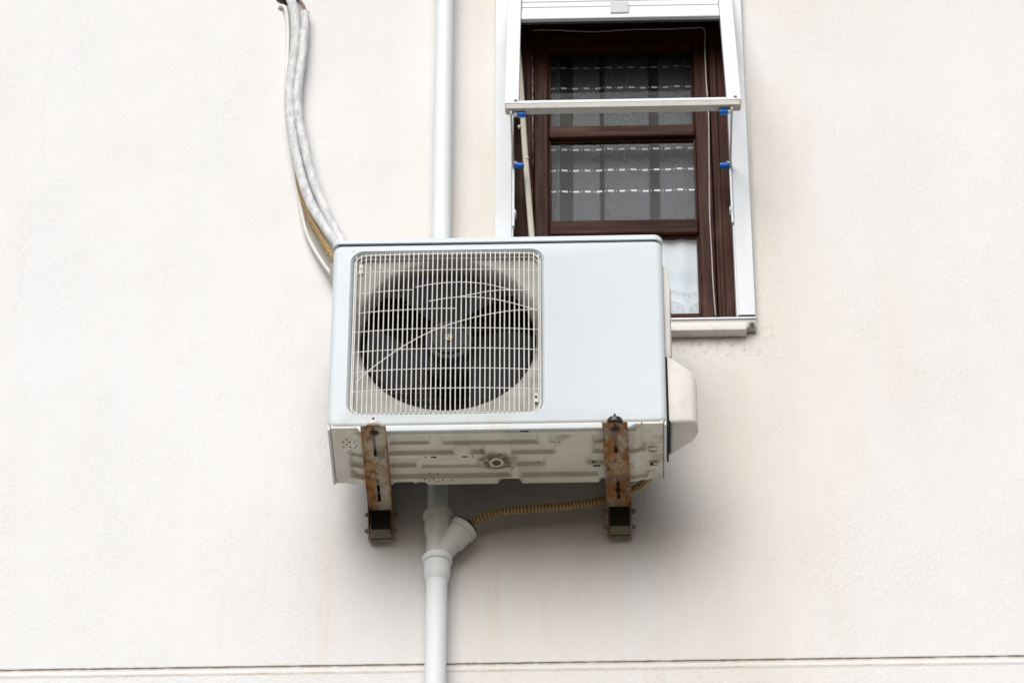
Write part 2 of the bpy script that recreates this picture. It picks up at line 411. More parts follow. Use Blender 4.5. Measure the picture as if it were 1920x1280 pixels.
# ------------------------------------------------------------------ wall
OX0, OX1, OZ0, OZ1 = .40, 1.02, .555, 1.95       # window opening
XL, XR, ZB, ZT, TH = -5.0, 6.0, -7.0, 3.4, .30
bm = B()
ZG = -.418
def quad(bm, *p): return bm.faces.new([bm.verts.new(q) for q in p])
xs = [XL, OX0, OX1, XR]; zs = [ZG, OZ0, OZ1, ZT]
for i in range(3):
    for j in range(3):
        if i == 1 and j == 1: continue
        quad(bm, (xs[i], 0, zs[j]), (xs[i+1], 0, zs[j]), (xs[i+1], 0, zs[j+1]), (xs[i], 0, zs[j+1]))
for a, b in (((OX0, OZ0), (OX0, OZ1)), ((OX0, OZ1), (OX1, OZ1)), ((OX1, OZ1), (OX1, OZ0)), ((OX1, OZ0), (OX0, OZ0))):
    quad(bm, (a[0], 0, a[1]), (b[0], 0, b[1]), (b[0], TH, b[1]), (a[0], TH, a[1]))
quad(bm, (XL, 0, ZB), (XL, TH, ZB), (XL, TH, ZT), (XL, 0, ZT)); quad(bm, (XR, 0, ZB), (XR, TH, ZB), (XR, TH, ZT), (XR, 0, ZT))
quad(bm, (XL, 0, ZT), (XR, 0, ZT), (XR, TH, ZT), (XL, TH, ZT))
# joint line and the slightly proud band below it
xx = [XL, -1.6] + [-1.3+.0035*i for i in range(960)] + [2.4, XR]
def N(x, s, k): return mnoise.noise(Vector((x*s, k*7.3, k*1.7)))
rows = [lambda x: (0, ZG), lambda x: (0, -.4265+.0012*N(x, 60, 1)+.0008*N(x, 9, 2)),
        lambda x: (.0036, -.4280+.0010*N(x, 70, 3)), lambda x: (.0034, -.4301+.0014*N(x, 11, 4)),
        lambda x: (-.0008, -.4312+.0013*N(x, 80, 5)+.0012*N(x, 7, 6)), lambda x: (-.0030, -.4475+.0008*N(x, 60, 7)),
        lambda x: (-.0012, -.4540+.0012*N(x, 50, 8)), lambda x: (-.001, -.60)]
V = [[bm.verts.new((x, *f(x))) for x in xx] for f in rows]
for a, b in zip(V, V[1:]):
    for k in range(len(xx)-1): bm.faces.new((a[k], b[k], b[k+1], a[k+1]))
quad(bm, (XL, -.001, -.6), (XR, -.001, -.6), (XR, -.001, ZB), (XL, -.001, ZB))
wall = tag(obj('wall', bm, WALL, smooth=False, keep=True), 'cream white stucco wall with a thin rough horizontal joint low down and faint stains', 'wall')

# dark room behind the window
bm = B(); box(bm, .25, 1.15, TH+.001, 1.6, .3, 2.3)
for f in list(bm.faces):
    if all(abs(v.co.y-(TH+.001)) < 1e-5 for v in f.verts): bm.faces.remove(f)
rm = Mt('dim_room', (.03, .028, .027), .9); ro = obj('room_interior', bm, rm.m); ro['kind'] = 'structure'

# ------------------------------------------------------------------ window
FY = .05
GX0, GX1 = .518, .906; SX0, SX1 = .480, .946
win = thing('window', 'dark brown wooden window with three stacked panes, half hidden behind the cooling unit', 'window', (.71, .05, .56))
bm = B()
box(bm, OX0+.002, SX0-.0012, FY-.004, .14, OZ0+.002, OZ1-.002, .002); box(bm, SX1+.0012, OX1-.002, FY-.004, .14, OZ0+.002, OZ1-.002, .003)
box(bm, SX0-.001, SX1+.001, FY-.003, .138, 1.640, OZ1-.002, .003); box(bm, SX0-.001, SX1+.001, FY-.003, .138, OZ0+.002, .588, .003)
# raised beads on the frame boards
box(bm, SX0-.022, SX0-.006, FY-.012, FY-.003, .57, 1.655, .003); box(bm, SX1+.008, SX1+.020, FY-.012, FY-.003, .57, 1.655, .003)
obj('frame', bm, WOOD, win)
sash = B()
for a, b in ((SX0, GX0), (GX1, SX1)): box(sash, a, b, FY+.006, .10, .592, 1.632, .004)
sash = obj('sash', sash, WOOD, win)
bm = B()
rails = [(.592, .655), (.917, .964), (1.245, 1.285), (1.557, 1.632)]
for a, b in rails: box(bm, GX0+.001, GX1-.001, FY+.010, .096, a, b, .005)
obj('rail', bm, WOODH, sash)
bm = B()   # glazing beads
for (a, b) in ((.655, .917), (.964, 1.245), (1.285, 1.557)):
    for x0, x1 in ((GX0-.0, GX0+.008), (GX1-.008, GX1)): box(bm, x0+.0005, x1-.0005, FY+.022, .076, a+.0005, b-.0005, .002)
    box(bm, GX0+.008, GX1-.008, FY+.024, .076, b-.006, b-.0005, .002); box(bm, GX0+.008, GX1-.008, FY+.024, .076, a+.0005, a+.006, .002)
obj('glazing_bead', bm, WOOD, sash)
bm = B()   # weather strip nosing at the bottom
box(bm, SX0+.004, SX1-.030, FY-.012, FY+.008, .604, .624, .003); obj('drip_bar', bm, WOODH, sash)
for (a, b) in ((.655, .917), (.964, 1.245), (1.285, 1.557)):
    bm = B(); quad(bm, (GX0+.002, .0775, a), (GX1-.002, .0775, a), (GX1-.002, .0775, b), (GX0+.002, .0775, b)); obj('pane', bm, GLASS, sash, keep=True)
# uneven pale sealant line round the sash
bm = B()
pl = [(998, 470), (999, 300), (998, 150), (998, 70), (999, 58), (1040, 57), (1110, 60), (1180, 56), (1250, 55), (1300, 53), (1321, 55), (1322, 90), (1324, 150), (1328, 210), (1330, 300), (1331, 400), (1334, 470), (1336, 520), (1339, 560), (1342, 592)]
pts = spline([at(x+random.uniform(-.5, .5), y, Y=FY-.002) for x, y in pl], .012)
tube(bm, pts, lambda i: .0016+.0012*abs(mnoise.noise(Vector((i*.35, 2, 1)))), 6); obj('sealant', bm, CAULK, win)
# curtains hang inside
bm = B(); nx = 150
Vt = []
for z in (.94, 1.1, 1.3, 1.63):
    Vt.append([bm.verts.new((.44+.52*i/nx, DASH_Y+.0010*math.sin(i*.35)+.0012*math.sin(i*.13+1), z)) for i in range(nx+1)])
for a, b in zip(Vt, Vt[1:]):
    for k in range(nx): bm.faces.new((a[k], a[k+1], b[k+1], b[k]))
tag(obj('sheer_curtain', bm, CURT, smooth=True), 'grey see-through curtain with rows of white dashes behind the upper two panes', 'curtain')
bm = B(); Vt = []
for z in (.60, .75, .945):
    Vt.append([bm.verts.new((.44+.52*i/nx, .090+.0022*math.sin(i*.4), z)) for i in range(nx+1)])
for a, b in zip(Vt, Vt[1:]):
    for k in range(nx): bm.faces.new((a[k], a[k+1], b[k+1], b[k]))
tag(obj('lace_curtain', bm, LACE, smooth=True), 'pale lace curtain with a scalloped hem behind the bottom pane', 'curtain')
# leaning stick
bm = B(); a = at(968, 60, Y=.012); b = at(998, 452, Y=.012); c = a.lerp(b, 1.12)
pts = spline([a, a.lerp(b, .3)+Vector((.001, 0, 0)), a.lerp(b, .6)+Vector((-.001, 0, 0)), c], .03)
tube(bm, pts, .0078, 8)
for t, s in ((.47, -.010), (.62, .004)):
    p = a.lerp(b, t)+Vector((s, -.004, 0)); lathe(bm, p, (-1, -.4, .2), [(-.004, .002), (0, .006), (.005, .004), (.007, .001)], 8)
tag(obj('stick', bm, STICK, smooth=True), 'thin pale wooden stick leaning inside the left edge of the window', 'stick')

# sill
bm = B()
sz0, sz1 = at(1300, 619, Y=-.031).z, at(1300, 604.5, Y=-.031).z
prism(bm, [(-.031, sz0), (-.031, sz1), (-.002, sz1+.002), (-.002, sz0-.001)], 'x', .36, 1.0125, .002)
for v_ in bm.verts:
    if v_.co.z < .51: v_.co += Vector((0, .004*mnoise.noise(v_.co*30), .003*mnoise.noise(v_.co*45)))
tag(obj('window_sill', bm, SILL, smooth=True), 'chipped cream plaster sill ledge under the window', 'sill')

# ------------------------------------------------------------------ projecting roller shutter
sh = thing('roller_shutter', 'white aluminium roller shutter tilted out from the window on two arms', 'shutter', (.71, -.03, .56))
RY = -.024
for x0, x1 in ((.381, .4245), (.9935, 1.037)):
    bm = B(); box(bm, x0, x1, RY, -.0005, .580, 2.05, .0015); 
    xi = x1 if x0 < .5 else x0; s = 1 if x0 < .5 else -1
    box(bm, min(xi, xi+s*.0035)+.0002*s, max(xi, xi+s*.0035)+.0002*s, RY+.004, FY-.006, .580, 2.05)
    obj('guide_rail', bm, RAILM, sh)
bm = B(); box(bm, .381, 1.037, RY+.002, -.0005, .541, .571, .002); sr = obj('bottom_rail', bm, ALUD, sh)
bm = B(); box(bm, .381, 1.037, RY-.002, RY+.0015, .5675, .5725, .0008); obj('rail_lip', bm, ALU, sr)
for a, b in ((.997, 1.034), (.384, .421)): bm = B(); box(bm, a, b, RY+.002, -.002, .5730, .5795); obj('end_gap', bm, DARK, sh)
bm = B(); lathe(bm, (1.026, RY, .549), (0, -1, 0), [(0, .007), (.002, .008), (.004, .004), (.008, .003)], 10); obj('screw', bm, STEEL, sr)
# tilted frame: local plane from the bottom bar up and back
BY = -.285
bl = at(946, 192, Y=BY); br = at(1390, 187, Y=BY); zb = (bl.z+br.z)/2; bx0, bx1 = bl.x, br.x
up = Vector((0, .192, .456)).normalized(); nrm = Vector((0, -up.z, up.y))   # nrm points out to the street
Ofs = Vector((0, BY, zb))
def tb(bm, x0, x1, s0, s1, n0, n1, bev=0):
    """box in the shutter plane: s along the slope, n out of it"""
    vs0 = set(bm.verts); box(bm, x0, x1, -n1, -n0, s0, s1, bev)
    for v_ in bm.verts:
        if v_ not in vs0: v_.co = Vector((v_.co.x, 0, 0)) + Ofs + up*v_.co.z + nrm*(-v_.co.y)
for x0, x1 in ((bx0+.0005, bx0+.0360), (bx1-.0365, bx1-.0005)):
    bm = B(); tb(bm, x0, x1, .001, 1.0, -.030, -.0005, .0015)
    ar = obj('arm', bm, ALU, sh)
    bm = B(); xi = x1-.008 if x0 < .5 else x0+.008; lathe(bm, Ofs+Vector((xi if x0 < .5 else x1-.014, 0, 0))+up*.012+nrm*.0005, nrm, [(0, .0045), (.0018, .0038), (.002, .001)], 12)
    obj('rivet', bm, STEEL, ar)
bm = B(); tb(bm, bx0+.0362, bx1-.0367, -.0005, .0135, -.020, -.0005, .0012)
bar = obj('bottom_bar', bm, ALU, sh)
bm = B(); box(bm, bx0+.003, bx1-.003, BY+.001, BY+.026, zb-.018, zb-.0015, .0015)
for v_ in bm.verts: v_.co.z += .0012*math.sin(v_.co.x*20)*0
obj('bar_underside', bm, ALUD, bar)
# slat curtain
s1 = ((at(1160, 39, Y=-.10)-Ofs).z)  # start guess for the lower edge of the slats
best = min((abs((lambda p: (640-LENS/36*1920*((p-CAM).dot(_u)/(p-CAM).dot(_f))))(Ofs+Vector((.71, 0, 0))+up*s+nrm*-.02)-39), s) for s in [i*.002 for i in range(100, 300)])
S0 = best[1]
bm = B(); s = S0; hts = [.041, .034, .034] + [.034]*12
first = True
for i, h in enumerate(hts):
    tb(bm, bx0+.0365, bx1-.037, s+.0045 if i else s, s+h, -.026+(.004 if i == 0 else 0), -.012+(.003 if i == 0 else 0), .003); s += h
sc_ = obj('slat_curtain', bm, ALU, sh)
bm = B(); tb(bm, bx0+.0365, bx1-.037, S0+.004, .98, -.028, -.027); obj('slat_backing', bm, m_paint('slat_joint', (.20, .20, .19), (.1, .1, .1), .3), sc_)
bm = B(); xm = at(1162, 15, Y=-.1).x
tb(bm, xm-.024, xm+.024, S0+.020, S0+.085, -.010, -.004, .001); obj('slat_lock', bm, m_paint('grey_clip', (.52, .55, .57), (.3, .3, .3), .1), sc_)
# stays, knobs and pivots
for sgn, xr, xb in ((1, .4290, bx0+.018), (-1, .9895, bx1-.018)):
    pk = at(975 if sgn > 0 else 1356, 311, Y=RY-.005)
    zk = pk.z
    st = B(); a = Vector((xr, RY-.006, zk)); b = Vector((xr+.001*sgn, BY+.010, zb-.024))
    d = (b-a).normalized(); side = Vector((1, 0, 0)); nn = side.cross(d)
    for (p, q, hw) in ((a-d*.008, b+d*.004, .006),):
        vs_ = []
        for pt in (p, q):
            for sx in (-.0026, .0022):
                for sn in (-hw, hw): vs_.append(st.verts.new(pt+side*sx+nn*sn))
        for f in ((0, 1, 3, 2), (4, 6, 7, 5), (0, 4, 5, 1), (2, 3, 7, 6), (0, 2, 6, 4), (1, 5, 7, 3)): st.faces.new([vs_[k] for k in f])
    sto = obj('stay', st, ALUD, sh)
    bm = B(); lathe(bm, a+Vector((.002*sgn, 0, 0)), (sgn, 0, 0), [(0, .0065), (.004, .0085), (.024, .0075), (.0255, .005)], 14)
    obj('knob', bm, BLUE, sto, True)
    kb = at(977 if sgn > 0 else 1357, 215 if sgn > 0 else 210, Y=BY+.02)
    bm = B(); lathe(bm, (kb.x-.010*sgn, kb.y, kb.z), (sgn, 0, 0), [(0, .007), (.002, .0085), (.020, .008), (.0215, .006)], 14); obj('knob', bm, BLUE, sto, True)
    bm = B(); lathe(bm, (kb.x-.020*sgn, kb.y, kb.z), (sgn, 0, 0), [(0, .006), (.0098, .006)], 12); obj('knob_collar', bm, ALU, sto, True)
    bm = B(); box(bm, xr-.0030, xr+.0026, RY-.004, RY+.014, at(966, 425, Y=RY).z, zk+.018, .001)
    lathe(bm, (xr, RY-.003, zk+.012), (sgn, 0, 0), [(0, .003), (.006, .003), (.007, .005), (.009, .003)], 10)
    p2 = at(966, 400, Y=RY); lathe(bm, (xr+.001*sgn, RY+.004, p2.z), (sgn, 0, 0), [(0, .012), (.003, .013), (.006, .010)], 14)
    obj('track_plate', bm, ALU, sto)

# ------------------------------------------------------------------ drainpipe
PY = -.046; PR = .0255; PX = .2462
dp = thing('drainpipe', 'white plastic drainpipe with a Y-branch running down the wall behind the cooling unit', 'pipe', (PX, PY, -.45))
jt = at(825, 968, Y=PY).z; jl = at(821, 1052, Y=PY).z
bm = B(); cyl(bm, (PX+.001, PY, jt+.004), (PX-.003, PY, 3.3), PR-.001, 40); obj('pipe_section', bm, PVC, dp, True)
bm = B()
cyl(bm, (PX+.002, PY, jl-.045), (PX-.006, PY, -6.98), PR, 40)
lathe(bm, (PX+.002, PY, jl), (0, 0, -1), [(0, PR+.0065), (.001, PR+.0068), (.0012, PR+.0068), (.040, PR+.0060), (.052, PR+.0035), (.060, PR)], 40)
lo = obj('pipe_section', bm, PVC, dp, True)
bm = B(); lathe(bm, (PX+.002, PY, jl+.012), (0, 0, -1), [(-.001, PR+.003), (0, PR+.0085), (.003, PR+.0105), (.016, PR+.0105), (.019, PR+.0085), (.020, PR+.006)], 40); obj('collar', bm, PVC, lo, True)
bm = B(); O = Vector((PX+.002, PY, 0))
lathe(bm, (O.x, PY, jt-.004), (0, 0, -1), [(0, PR+.004), (.002, PR+.0065), (.014, PR+.0065), (.040, PR+.0060), (.058, PR+.001), (jt-.004-jl+.002, PR+.0005)], 40)
bo = at(874, 986, Y=PY-.004); base = at(832, 1034, Y=PY-.002); ax = (bo-base).normalized(); L = (bo-base).length
lathe(bm, base-ax*.020, ax, [(0, PR), (L*.52, PR), (L*.58+.004, PR+.0050), (L+.020-.004, PR+.0062)], 40)
yb = obj('branch', bm, PVCD, dp, True)
bm = B(); lathe(bm, (O.x, PY, jt+.010), (0, 0, -1), [(-.004, PR), (0, PR+.0075), (.003, PR+.010), (.014, PR+.010), (.0165, PR+.0075)], 40); obj('collar', bm, PVCD, yb, True)
bm = B(); lathe(bm, bo-ax*.006, ax, [(-.016, PR+.004), (-.014, PR+.0095), (0, PR+.0105), (.002, PR+.008), (.0025, PR-.002)], 40); obj('collar', bm, PVCD, yb, True)
bm = B(); lathe(bm, bo-ax*.0025, ax, [(-.001, PR-.004), (0, PR+.0075), (.0028, PR+.0075), (.0035, PR+.002)], 36)
lathe(bm, bo+ax*.001, ax, [(0, .017), (.010, .0145), (.012, .012)], 24); obj('rubber_plug', bm, RUBR, yb, True)

# ------------------------------------------------------------------ corrugated hoses
def hose(name, P, r0, label, pitch=.0082):
    S = spline(P, pitch/8); bm = B()
    def rad(i): return r0 + (.0016 if (i % 8) in (0, 1) else -.0008)
    tube(bm, S, rad, 16, True, lambda i: 0 if (i % 8) in (0, 1) else 1)
    return tag(obj(name, bm, [HOSE, HOSD], smooth=True), label, 'hose', 'corrugated drain hoses')
he = bo+ax*.003
hose('drain_hose', [he, he+ax*.010+Vector((0, 0, 0))] + [at(x, y, Y=q) for x, y, q in ((925, 962, -.056), (960, 956, -.060), (1010, 952, -.062), (1060, 948, -.062), (1110, 941, -.062), (1150, 931, -.062), (1185, 918, -.07), (1212, 900, -.095), (1222, 878, -.13))], .0098,
     'tan corrugated hose under the cooling unit, running into the branch of the drainpipe')
hose('drain_hose', [at(x, y, Y=q) for x, y, q in ((556, 300, -.012), (564, 350, -.018), (576, 394, -.026), (590, 426, -.035), (606, 454, -.045), (624, 482, -.06), (660, 540, -.07))], .0095,
     'tan corrugated hose at upper left between the white cable and the insulated pipes', .0095)

# ------------------------------------------------------------------ refrigerant pipes and cable
def insulated(P, r, label, k):
    S = spline([at(x, y, Y=q) for x, y, q in P], .004); bm = B()
    tube(bm, S, lambda i: r*(1+.04*mnoise.noise(Vector((i*.04, k, 0)))+.012*mnoise.noise(Vector((i*.5, k, 3)))), 22)
    for v_ in bm.verts: v_.co += Vector((1, 1, 1))*.0005*mnoise.noise(v_.co*60)
    return tag(obj('insulated_pipe', bm, INSUL, smooth=True), label, 'pipe', 'insulated pipes of the cooling unit')
p1 = insulated([(512, -34, .03), (530, -16, -.004), (546, 2, -.024), (554, 40, -.026), (553, 90, -.024), (546, 140, -.022), (543, 190, -.022), (548, 250, -.024), (562, 320, -.030), (582, 380, -.040), (608, 424, -.052), (640, 466, -.072), (680, 505, -.09)], .0131,
     'white taped insulated pipe, the left and wider one of the pair from the wall hole', 1)
p2 = insulated([(572, 24, -.026), (571, 60, -.028), (566, 110, -.030), (560, 155, -.030), (558, 200, -.030), (568, 260, -.032), (583, 325, -.038), (604, 380, -.048), (628, 432, -.062), (652, 470, -.078), (690, 515, -.095)], .0119,
     'white taped insulated pipe with bare copper at its upper end, right of the pair', 2)
bm = B(); tube(bm, spline([at(x, y, Y=q) for x, y, q in ((545, -14, .03), (560, 0, -.012), (568, 10, -.024), (573, 24, -.026), (572, 40, -.027))], .003), .0042, 10)
obj('copper_end', bm, Mt('dull_copper', (.22, .13, .12), .5, .3).m, p2, True)
bm = B(); tube(bm, spline([at(x, y, Y=q) for x, y, q in ((523, 26, .02), (525, 14, -.004), (531, 12, -.010), (537, 24, -.012), (540, 60, -.009), (539, 110, -.008), (537, 180, -.008), (543, 250, -.008), (554, 325, -.008), (562, 375, -.009), (569, 415, -.012), (577, 442, -.015), (591, 470, -.020), (610, 499, -.028), (630, 522, -.045), (660, 548, -.08))], .004), .0052, 10)
tag(obj('cable', bm, CABLE, smooth=True), 'white cable curving down the wall left of the insulated pipes', 'cable')
# rough hole in the wall where the lines come out
bm = B(); c = at(540, -6, Y=-.0015); n = 26
vv = [bm.verts.new((c.x+.034*math.cos(2*math.pi*k/n)*(1+.15*mnoise.noise(Vector((k*.7, 1, 0)))), -.0015, c.z+.030*math.sin(2*math.pi*k/n)*(1+.2*mnoise.noise(Vector((k*.6, 4, 0)))))) for k in range(n)]
bm.faces.new(vv); 
ret = bmesh.ops.extrude_face_region(bm, geom=list(bm.faces))
for e in ret['geom']:
    if isinstance(e, bmesh.types.BMVert): e.co.y = .0
obj('pipe_hole', bm, DARK, wall)

# ------------------------------------------------------------------ cooling unit
W, H, YF, YK = .80, .548, -.367, -.136
ac = thing('outdoor_unit', 'boxy white outdoor cooling unit with round fan behind wire grille, on rusty brackets', 'air conditioner', (.4, -.25, 0))
hx0, hx1, hz0, hz1 = .0455, .5115, .034, .5250
bm = B()
def L(x0, x1, z0, z1, r, y): return [(x, y, z) for x, z in rrect(x0, x1, z0, z1, r)]
bridge(bm, [L(hx0+.006, hx1-.006, hz0+.006, hz1-.006, .026, YF+.022), L(hx0+.003, hx1-.003, hz0+.003, hz1-.003, .029, YF+.007),
            L(hx0+.001, hx1-.001, hz0+.001, hz1-.001, .031, YF+.0035), L(hx0-.0025, hx1+.0025, hz0-.0025, hz1+.0025, .034, YF-.0005),
            L(hx0-.005, hx1+.005, hz0-.005, hz1+.005, .036, YF-.0005), L(hx0-.008, hx1+.008, hz0-.008, hz1+.008, .039, YF+.0008),
            L(.015, W-.015, .012, H-.005, .012, YF+.0005),
            L(.007, W-.007, .006, H-.003, .014, YF+.0022), L(.002, W-.002, .002, H-.001, .016, YF+.0070),
            L(0, W, 0, H, .018, YF+.0150), L(0, W, 0, H, .018, YK)])
bmesh.ops.delete(bm, geom=[f for f in bm.faces if all(abs(v.co.z) < .0015 and v.co.y > YF+.012 for v in f.verts)], context='FACES')
for v_ in bm.verts:   # old sheet metal is never quite flat
    if v_.co.y < YF+.002: v_.co.y += .0010*mnoise.noise(Vector((v_.co.x*4, 3, v_.co.z*4)))
obj('casing', bm, CASE, ac, True)
# lid
bm = B()
def LL(x0, x1, y0, y1, r, z): return [(x, y, z) for x, y in rrect(x0, x1, y0, y1, r)]
V = bridge(bm, [LL(.002, W-.002, YF+.001, YK+.002, .020, H+.0006), LL(-.003, W+.001, YF-.0035, YK, .022, H+.0006), LL(-.003, W+.001, YF-.0035, YK, .022, H+.0125),
                LL(-.001, W-.001, YF-.0015, YK-.002, .020, H+.0160), LL(.004, W-.006, YF+.003, YK-.006, .017, H+.0180)])
bm.faces.new(V[0][::-1]); bm.faces.new(V[-1])
for v_ in bm.verts:
    if v_.co.z < H+.003: v_.co.z += -.002*math.sin(max(0, min(1, v_.co.x/W))*math.pi*.5)*.6+.0012
ld = obj('lid', bm, CASE, ac, True)
bm = B(); box(bm, .012, W-.012, YF+.003, YF+.02, H-.0055, H+.0045); obj('lid_gap', bm, m_paint('gap_brown', (.055, .042, .03), (.02, .02, .02)), ld)
# shroud: flat plate with a bell mouth
cc = at(839, 626, Y=YF+.020); RC = .221
bm = B(); Np = 80
def circ(r, y): return [Vector((cc.x+r*math.cos(a), y, cc.z+r*math.sin(a))) for a in (2*math.pi*k/Np for k in range(Np))]
def sq(y):
    out = []
    for k in range(Np):
        a = 2*math.pi*k/Np; c_, s_ = math.cos(a), math.sin(a)
        t = min(((hx1-.004 if c_ > 0 else hx0+.004)-cc.x)/c_ if abs(c_) > 1e-6 else 9, ((hz1-.004 if s_ > 0 else hz0+.004)-cc.z)/s_ if abs(s_) > 1e-6 else 9)
        out.append(Vector((cc.x+t*c_, y, cc.z+t*s_)))
    return out
def cl(L_):
    for p in L_: p.x = max(hx0+.0045, min(hx1-.0045, p.x)); p.z = max(hz0+.0045, min(hz1-.0045, p.z))
    return L_
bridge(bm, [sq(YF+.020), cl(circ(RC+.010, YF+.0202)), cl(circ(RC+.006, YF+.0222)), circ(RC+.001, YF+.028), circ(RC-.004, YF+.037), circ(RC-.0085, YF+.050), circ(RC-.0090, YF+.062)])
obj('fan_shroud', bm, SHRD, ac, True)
# coil behind
bm = B(); box(bm, .03, .56, YK-.030, YK-.004, .02, .54)
cm = Mt('coil_fins', rough=.7); xyz = cm.xyz()
fin = cm.math('MODULO', cm.math('ADD', xyz[2], 10), .021); cm.color(cm.mix(cm.math('MULTIPLY', cm.rng(fin, .016, .018), cm.rng(cm.noise(9), .4, .6)), (.010, .009, .008), (.16, .11, .08)))
obj('coil', bm, cm.m, ac)
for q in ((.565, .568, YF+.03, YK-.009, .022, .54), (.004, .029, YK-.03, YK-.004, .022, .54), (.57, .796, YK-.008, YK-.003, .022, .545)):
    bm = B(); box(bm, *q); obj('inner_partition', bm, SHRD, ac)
bm = B(); lathe(bm, (cc.x-.0, YK-.035, cc.z), (0, -1, 0), [(0, .055), (.06, .055), (.065, .048)], 24)
box(bm, cc.x-.10, cc.x-.092, YK-.05, YK-.033, .03, .53); box(bm, cc.x+.092, cc.x+.10, YK-.05, YK-.033, .03, .53)
obj('fan_motor', bm, FAN, ac, True)
# fan
fan = obj('fan_hub', (lambda b: (lathe(b, (cc.x+.003, YF+.064, cc.z-.003), (0, -1, 0), [(0, .057), (.024, .057), (.0265, .055), (.0270, .0460), (.0200, .0455), (.0200, .0425), (.0300, .0410), (.032, .036)], 40), b)[1])(B()), FAN, ac, True)
bm = B(); lathe(bm, (cc.x+.003, YF+.032, cc.z-.003), (0, -1, 0), [(0, .0095), (.004, .0095), (.0045, .0085), (.0045, .0060), (.002, .0055), (.002, .0030), (.006, .0025)], 18); obj('nut', bm, BRASS, fan)
for a0 in (104, 214, 338):
    bm = B(); G = []
    for i in range(11):
        t = i/10; rr = .050+t*(.202-.050); row = []
        half = 21+20*math.sin(t*math.pi*.62); sweep = -13*t
        for j in range(13):
            s_ = j/12*2-1; a = R(a0+sweep+half*s_*(1-.16*t*t if s_ > 0 else 1))
            yy = YF+.050-.026*s_*(.5+.4*t)+.006*math.cos(s_*1.5)
            row.append(Vector((cc.x+.003+rr*math.cos(a), yy, cc.z-.003+rr*math.sin(a))))
        G.append(row)
    Va = [[bm.verts.new(p) for p in r_] for r_ in G]; Vb = [[bm.verts.new(p+Vector((0, .003, 0))) for p in r_] for r_ in G]
    for i in range(10):
        for j in range(12):
            bm.faces.new((Va[i][j], Va[i+1][j], Va[i+1][j+1], Va[i][j+1])); bm.faces.new((Vb[i][j], Vb[i][j+1], Vb[i+1][j+1], Vb[i+1][j]))
    for i in range(10):
        bm.faces.new((Va[i][0], Vb[i][0], Vb[i+1][0], Va[i+1][0])); bm.faces.new((Va[i][12], Va[i+1][12], Vb[i+1][12], Vb[i][12]))
    for j in range(12):
        bm.faces.new((Va[10][j], Vb[10][j], Vb[10][j+1], Va[10][j+1]))
    obj('blade', bm, BLADE, fan, True)
# grille: convex wire guard
gcx, gcz = (hx0+hx1)/2, (hz0+hz1)/2; gw, gh = (hx1-hx0)/2-.006, (hz1-hz0)/2-.006
def bulge(x, z):
    u_ = min(1, abs((x-gcx)/gw)); v_ = min(1, abs((z-gcz)/gh))
    return .0125*(1-u_**2.6)*(1-.35*v_**4) + .004*(1-v_**12)
def GP(x, z, off=0): return Vector((x, YF+.006-bulge(x, z)+off, z))
wr = .00152
bm = B(); nv = 39
for i in range(nv):
    x = hx0+.012+(hx1-hx0-.024)*i/(nv-1); d = .030-min(.030, min(x-hx0, hx1-x)); cut = max(0, .030-math.sqrt(max(0, .030**2-d*d)))
    z0, z1 = hz0+.004+cut*.8, hz1-.006-cut*.8; jig = .0006*random.uniform(-1, 1)
    pts = [Vector((x, YF+.018, z0+.0005))]+[GP(x+jig*math.sin(math.pi*t), z0+(z1-z0)*t) for t in [k/16 for k in range(17)]]+[Vector((x, YF+.018, z1-.0005))]
    tube(bm, pts, wr, 7)
gr = obj('fan_grille', bm, GRIL, ac, True)
bm = B()
def gpx(x, y):   # photo point carried onto the convex guard
    Yq = YF
    for _ in range(4):
        p = at(x, y, Y=Yq); Yq = YF+.006-bulge(p.x, p.z)+.0030
    return Vector((p.x, Yq, p.z))
Zp = lambda zx, zy: gpx(600+zx/3.459, 430+zy/3.459)
def zrow(zy, x0=hx0+.010, x1=hx1-.010):
    z = Zp(825, zy).z; return [GP(x0+(x1-x0)*k/24, z, .0030) for k in range(25)]
for zy in (262, 640, 770, 900, 1028): tube(bm, zrow(zy), .0013, 6)
for pl in ([(250, 424), (330, 412), (450, 400), (605, 392)], [(248, 545), (400, 530), (600, 519), (760, 513), (883, 512)],
           [(620, 376), (740, 353), (900, 342), (1060, 352), (1225, 388)], [(706, 466), (820, 446), (940, 437), (1060, 443), (1180, 462), (1300, 492), (1408, 524)],
           [(890, 440), (960, 427), (1060, 406), (1150, 396), (1260, 393), (1412, 399)], [(230, 997), (330, 905), (520, 770), (680, 680), (830, 620), (980, 575), (1150, 540), (1280, 524), (1412, 520)]):
    tube(bm, spline([Zp(*q) for q in pl], .02), .0014, 6)
lp = rrect(hx0+.008, hx1-.008, hz0+.004, hz1-.006, .028)
pts = [Vector((x, YF+.010-.35*bulge(x, gcz), z)) for x, z in lp]; pts.append(pts[0]); tube(bm, pts, .0020, 7, False)
lp = rrect(hx0+.012, hx1-.012, hz0+.010, hz1-.012, .026); pts = [Vector((x, YF+.014, z)) for x, z in lp]; pts.append(pts[0]); tube(bm, pts, .0014, 6, False)
obj('cross_wire', bm, GRIL, gr, True)
# grille clips and screws
for (zx, zy) in ((265, 243), (1400, 1072)):
    p = Zp(zx, zy); bm = B(); box(bm, p.x-.005, p.x+.005, YF+.012, YF+.016, p.z-.014, p.z+.014, .001); c_ = obj('grille_clip', bm, GRIL, gr)
    bm = B(); lathe(bm, (p.x, YF+.012, p.z), (0, -1, 0), [(0, .0035), (.002, .003)], 10); obj('screw', bm, RUBR, c_)
bm = B(); p = at(663, 471, Y=YF); lathe(bm, (p.x, YF+.0008, p.z), (0, -1, 0), [(0, .0018), (.001, .0014)], 8); obj('screw', bm, STEEL, ac)
